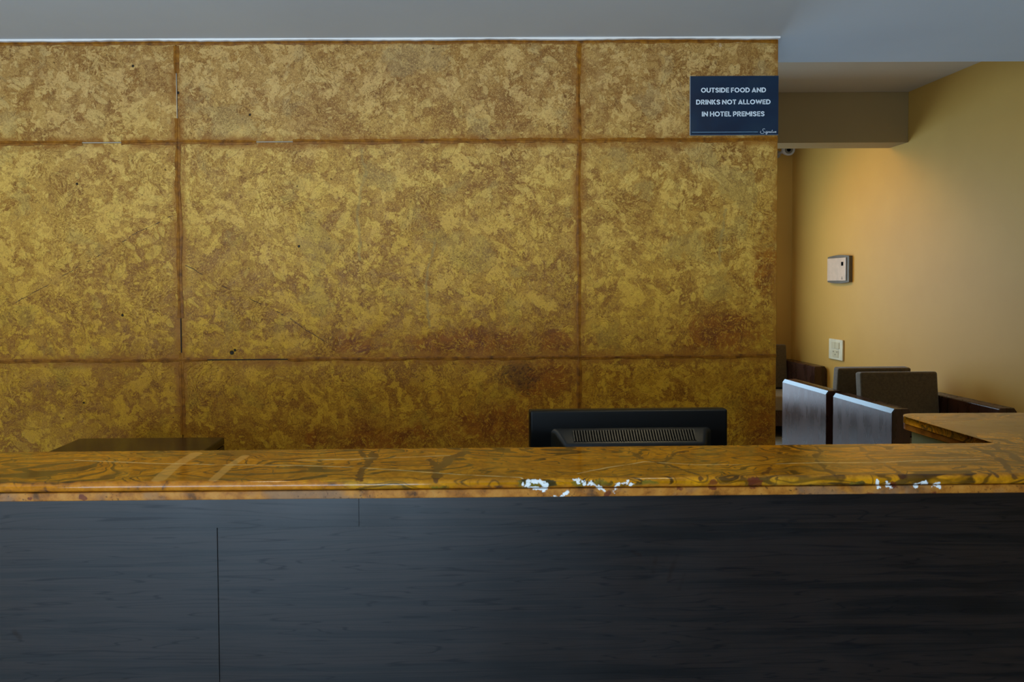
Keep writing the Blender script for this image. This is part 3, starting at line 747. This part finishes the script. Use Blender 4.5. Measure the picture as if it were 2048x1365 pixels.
A = [s_top+Vector((x0g, 0, 0)), s_top+Vector((x1g, 0, 0)), s_bot+Vector((x1g, 0, 0)), s_bot+Vector((x0g, 0, 0))]
lo = [bm.verts.new(a-nrm*.0008) for a in A]; hi = [bm.verts.new(a+nrm*.0006) for a in A]
bm.faces.new(hi); bm.faces.new(lo[::-1])
for j in range(4): bm.faces.new((lo[j], lo[(j+1) % 4], hi[(j+1) % 4], hi[j]))
link_mesh('vent_recess', bm, M_VOID, mo)
box('stand_neck', -.04, .04, -.028, .012, .012, hb+.08, M_BLACK, mo, .004)
box('stand_base', -.11, .11, -.07, .12, 0, .014, M_BLACK, mo, .005)

# ------------------------------------------------------------------ dark cabinet beside the stone wall
cy1 = 2.80; far_l = at(159, 877, cy1); far_r = at(449.5, 874.5, cy1); ch = (far_l.z+far_r.z)/2
cw = far_r.x-far_l.x; cdp = .45
cb = thing('side_cabinet', 'glossy dark brown cabinet with a rounded top corner behind the counter, against the stone wall', 'cabinet', ((far_l.x+far_r.x)/2, cy1-cdp/2, 0), .0)
box('top', -cw/2, cw/2, -cdp/2, cdp/2, ch-.03, ch, M_VENEER, cb, .007, 3)
box('side_panel', -cw/2+.001, -cw/2+.02, -cdp/2+.01, cdp/2-.002, .0, ch-.0305, M_VENEER, cb, .001)
box('side_panel', cw/2-.02, cw/2-.001, -cdp/2+.01, cdp/2-.002, .0, ch-.0305, M_VENEER, cb, .001)
box('back_panel', -cw/2+.021, cw/2-.021, cdp/2-.02, cdp/2-.004, .06, ch-.0305, M_VENEER, cb)
for s in (-1, 1):
    dd = box('door', min(s*.002, s*(cw/2-.022)), max(s*.002, s*(cw/2-.022)), -cdp/2+.004, -cdp/2+.022, .08, ch-.034, M_VENEER, cb, .001)
    box('handle', s*.03-.005, s*.03+.005, -cdp/2-.02, -cdp/2+.003, ch-.28, ch-.16, M_STEEL, dd, .002)
box('plinth', -cw/2+.021, cw/2-.021, -cdp/2+.03, cdp/2-.021, 0, .059, M_VENEER, cb)

# ------------------------------------------------------------------ lounge armchairs
AW, AH, AL, ATH = .75, .65, .68, .112
def make_chair(label):
    t = thing('armchair', label, 'armchair')
    for s in (-1, 1):
        x0, x1 = (s*AW/2, s*(AW/2-ATH)) if s < 0 else (s*(AW/2-ATH), s*AW/2)
        bm = bmesh.new()
        prof = [(0, .03), (0, AH-.030), (.020, AH-.001), (ATH-.012, AH), (ATH, AH-.012), (ATH, .03)]
        prof = [(-AW/2+x, z) for x, z in prof]
        if s > 0: prof = [(-x, z) for x, z in prof][::-1]
        prism(bm, prof, -AL/2, AL/2)
        bmesh.ops.bevel(bm, geom=[e for e in bm.edges if abs(e.verts[0].co.y-e.verts[1].co.y) < 1e-5], offset=.004, segments=2, profile=.5, affect='EDGES')
        link_mesh('armrest', bm, M_LEATHER, t, 'w')
        # glossy strip added along the outer top edge to brighten its highlight
        wl = [(-.0002, AH-.0275), (.0185, AH-.0015)]
        wl = wl + [(x-.82*.0025, z+.57*.0025) for x, z in wl[::-1]]
        wl = [(-AW/2+x, z) for x, z in wl]
        if s > 0: wl = [(-x, z) for x, z in wl][::-1]
        bm = bmesh.new(); prism(bm, wl, -AL/2+.006, AL/2-.006); link_mesh('highlight_strip', bm, M_GLINT, t)
        box('foot', (x0+x1)/2-.03, (x0+x1)/2+.03, -AL/2+.04, -AL/2+.10, 0, .0295, M_BLACK, t)
        box('foot', (x0+x1)/2-.03, (x0+x1)/2+.03, AL/2-.10, AL/2-.04, 0, .0295, M_BLACK, t)
    iw = AW/2-ATH-.002
    box('back_frame', -iw, iw, AL/2-.10, AL/2-.012, .12, .60, M_LEATHER, t, .01, 3)
    box('seat_base', -iw, iw, -AL/2+.03, AL/2-.105, .10, .24, M_LEATHER, t, .01, 2)
    box('seat_cushion', -iw+.003, iw-.003, -AL/2+.02, AL/2-.19, .242, .38, M_SEAT, t, .02, 4)
    M = Matrix.Translation((0, AL/2-.13, .38)) @ Matrix.Rotation(-.10, 4, 'X')
    bm = bmesh.new(); add_box(bm, -iw+.002, iw-.002, -.045, .030, .0, .425, .016, 4, M)
    link_mesh('back_cushion', bm, M_FABRIC, t, 'w')
    return t
def dup(root, loc, rotz, label):
    r_ = root.copy(); C.objects.link(r_); r_.location = loc; r_.rotation_euler = (0, 0, rotz); r_['label'] = label
    for ch_ in list(root.children):
        c = ch_.copy(); C.objects.link(c); c.parent = r_
        for g in ch_.children:
            e = g.copy(); C.objects.link(e); e.parent = c
    return r_
GRP = 'brown leather lounge armchairs'
ch2 = make_chair('brown leather armchair with olive back cushion facing the counter, nearest to the marble worktop'); ch2['group'] = GRP
ch2.location = (3.03, 4.755, 0)
dup(ch2, (3.03, 5.525, 0), PI, 'brown leather armchair turned away, back to back with the one nearest the marble worktop')
dup(ch2, (3.075, 7.075, 0), 0, 'brown leather armchair in the far corner, half hidden by the stone wall, below the camera')

# ------------------------------------------------------------------ fittings on the beige wall
p0 = atx(1662, 540, XR); p1 = atx(1705, 539, XR); zt = (atx(1683, 512, XR).z); zb2 = atx(1683, 566, XR).z
py = (p0.y+p1.y)/2; pw = p0.y-p1.y; ph_ = zt-zb2
pn = thing('wall_control_panel', 'pinkish control box in a grey curved frame high on the beige wall', 'control panel', (XR, py, (zt+zb2)/2), -PI/2)
# local: x runs along the wall (towards the camera = +x), y out of the wall is -y
bm = bmesh.new()
pts = [(-pw/2, -ph_/2+.012)]+[(-pw/2+pw*i/10, -ph_/2-.012*math.sin(PI*i/10)+.006) for i in range(11)]+[(pw/2, -ph_/2+.012), (pw/2, ph_/2-.012)]+[(pw/2-pw*i/10, ph_/2+.012*math.sin(PI*i/10)-.006) for i in range(11)]+[(-pw/2, ph_/2-.012)]
prism(bm, pts, -.03, -.001); link_mesh('frame', bm, M_GREYPLASTIC, pn)
box('cover', -pw/2+.004, pw/2-.045, -.036, -.0301, -ph_/2+.019, ph_/2-.019, M_PINK, pn, .002, 2)
box('cover_edge', pw/2-.0445, pw/2-.036, -.038, -.0301, -ph_/2+.019, ph_/2-.019, M_CAMW, pn, .001)
box('indicator_window', pw/2-.115, pw/2-.08, -.0370, -.0361, ph_/2-.088, ph_/2-.055, M_VOID, pn)
box('small_mark', pw/2-.11, pw/2-.09, -.0368, -.0361, -ph_/2+.03, -ph_/2+.038, M_GREYPLASTIC, pn)
box('small_mark', pw/2-.105, pw/2-.095, -.0368, -.0361, -ph_/2+.042, -ph_/2+.052, M_GREYPLASTIC, pn)
p0 = atx(1661, 700, XR); p1 = atx(1688.5, 700, XR); zt = atx(1675, 679, XR).z; zb2 = atx(1675, 720, XR).z
pw = p0.y-p1.y; ph_ = zt-zb2
sw = thing('light_switch', 'ivory switch plate with rocker and socket on the beige wall above the armchairs', 'switch', (XR, (p0.y+p1.y)/2, (zt+zb2)/2), -PI/2)
box('plate', -pw/2, pw/2, -.016, -.001, -ph_/2, ph_/2, M_IVORY, sw, .004, 2)
box('rocker', -pw*.28, -.002, -.021, -.0161, .008, ph_*.36, M_IVORY2, sw, .001)
box('rocker', .002, pw*.28, -.021, -.0161, .008, ph_*.36, M_IVORY2, sw, .001)
box('socket', -pw*.2, pw*.22, -.019, -.0161, -ph_*.38, -.006, M_IVORY2, sw, .001)
for a, b in ((-.03, -.02), (.03, -.02), (0, -.045)): box('socket_hole', a-.006, a+.006, -.0195, -.0191, b-.005, b+.005, M_GREYPLASTIC, sw)

# small surveillance camera in the far corner under the ceiling
cp = at(1576, 300, 7.2)
cc = thing('security_camera', 'small pale security camera in the far corner under the ceiling beam', 'security camera', tuple(cp))
def cyl(bm, c, axis, r0, r1, L, n=28):
    M = Matrix.Translation(c) @ Vector((0, 0, 1)).rotation_difference(Vector(axis)).to_matrix().to_4x4() @ Matrix.Translation((0, 0, L/2))
    bmesh.ops.create_cone(bm, cap_ends=True, segments=n, radius1=r0, radius2=r1, depth=L, matrix=M)
ax = Vector((-.25, -1, -.15)).normalized()
bm = bmesh.new(); cyl(bm, -ax*.08, ax, .045, .055, .12); link_mesh('shell', bm, M_CAMW, cc, True)
bm = bmesh.new(); cyl(bm, ax*.0401, ax, .036, .034, .003); link_mesh('face_plate', bm, M_GREYPLASTIC, cc, True)
bm = bmesh.new(); cyl(bm, ax*.0432, ax, .018, .016, .006); link_mesh('lens', bm, M_VOID, cc, True)
bm = bmesh.new(); cyl(bm, (0, .05, 0), (0, 1, 0), .014, .014, YF-cp.y-.06); link_mesh('bracket', bm, M_CAMW, cc, True)
bm = bmesh.new(); cyl(bm, (0, YF-cp.y-.012, 0), (0, 1, 0), .035, .04, .011); link_mesh('mounting_plate', bm, M_CAMW, cc, True)
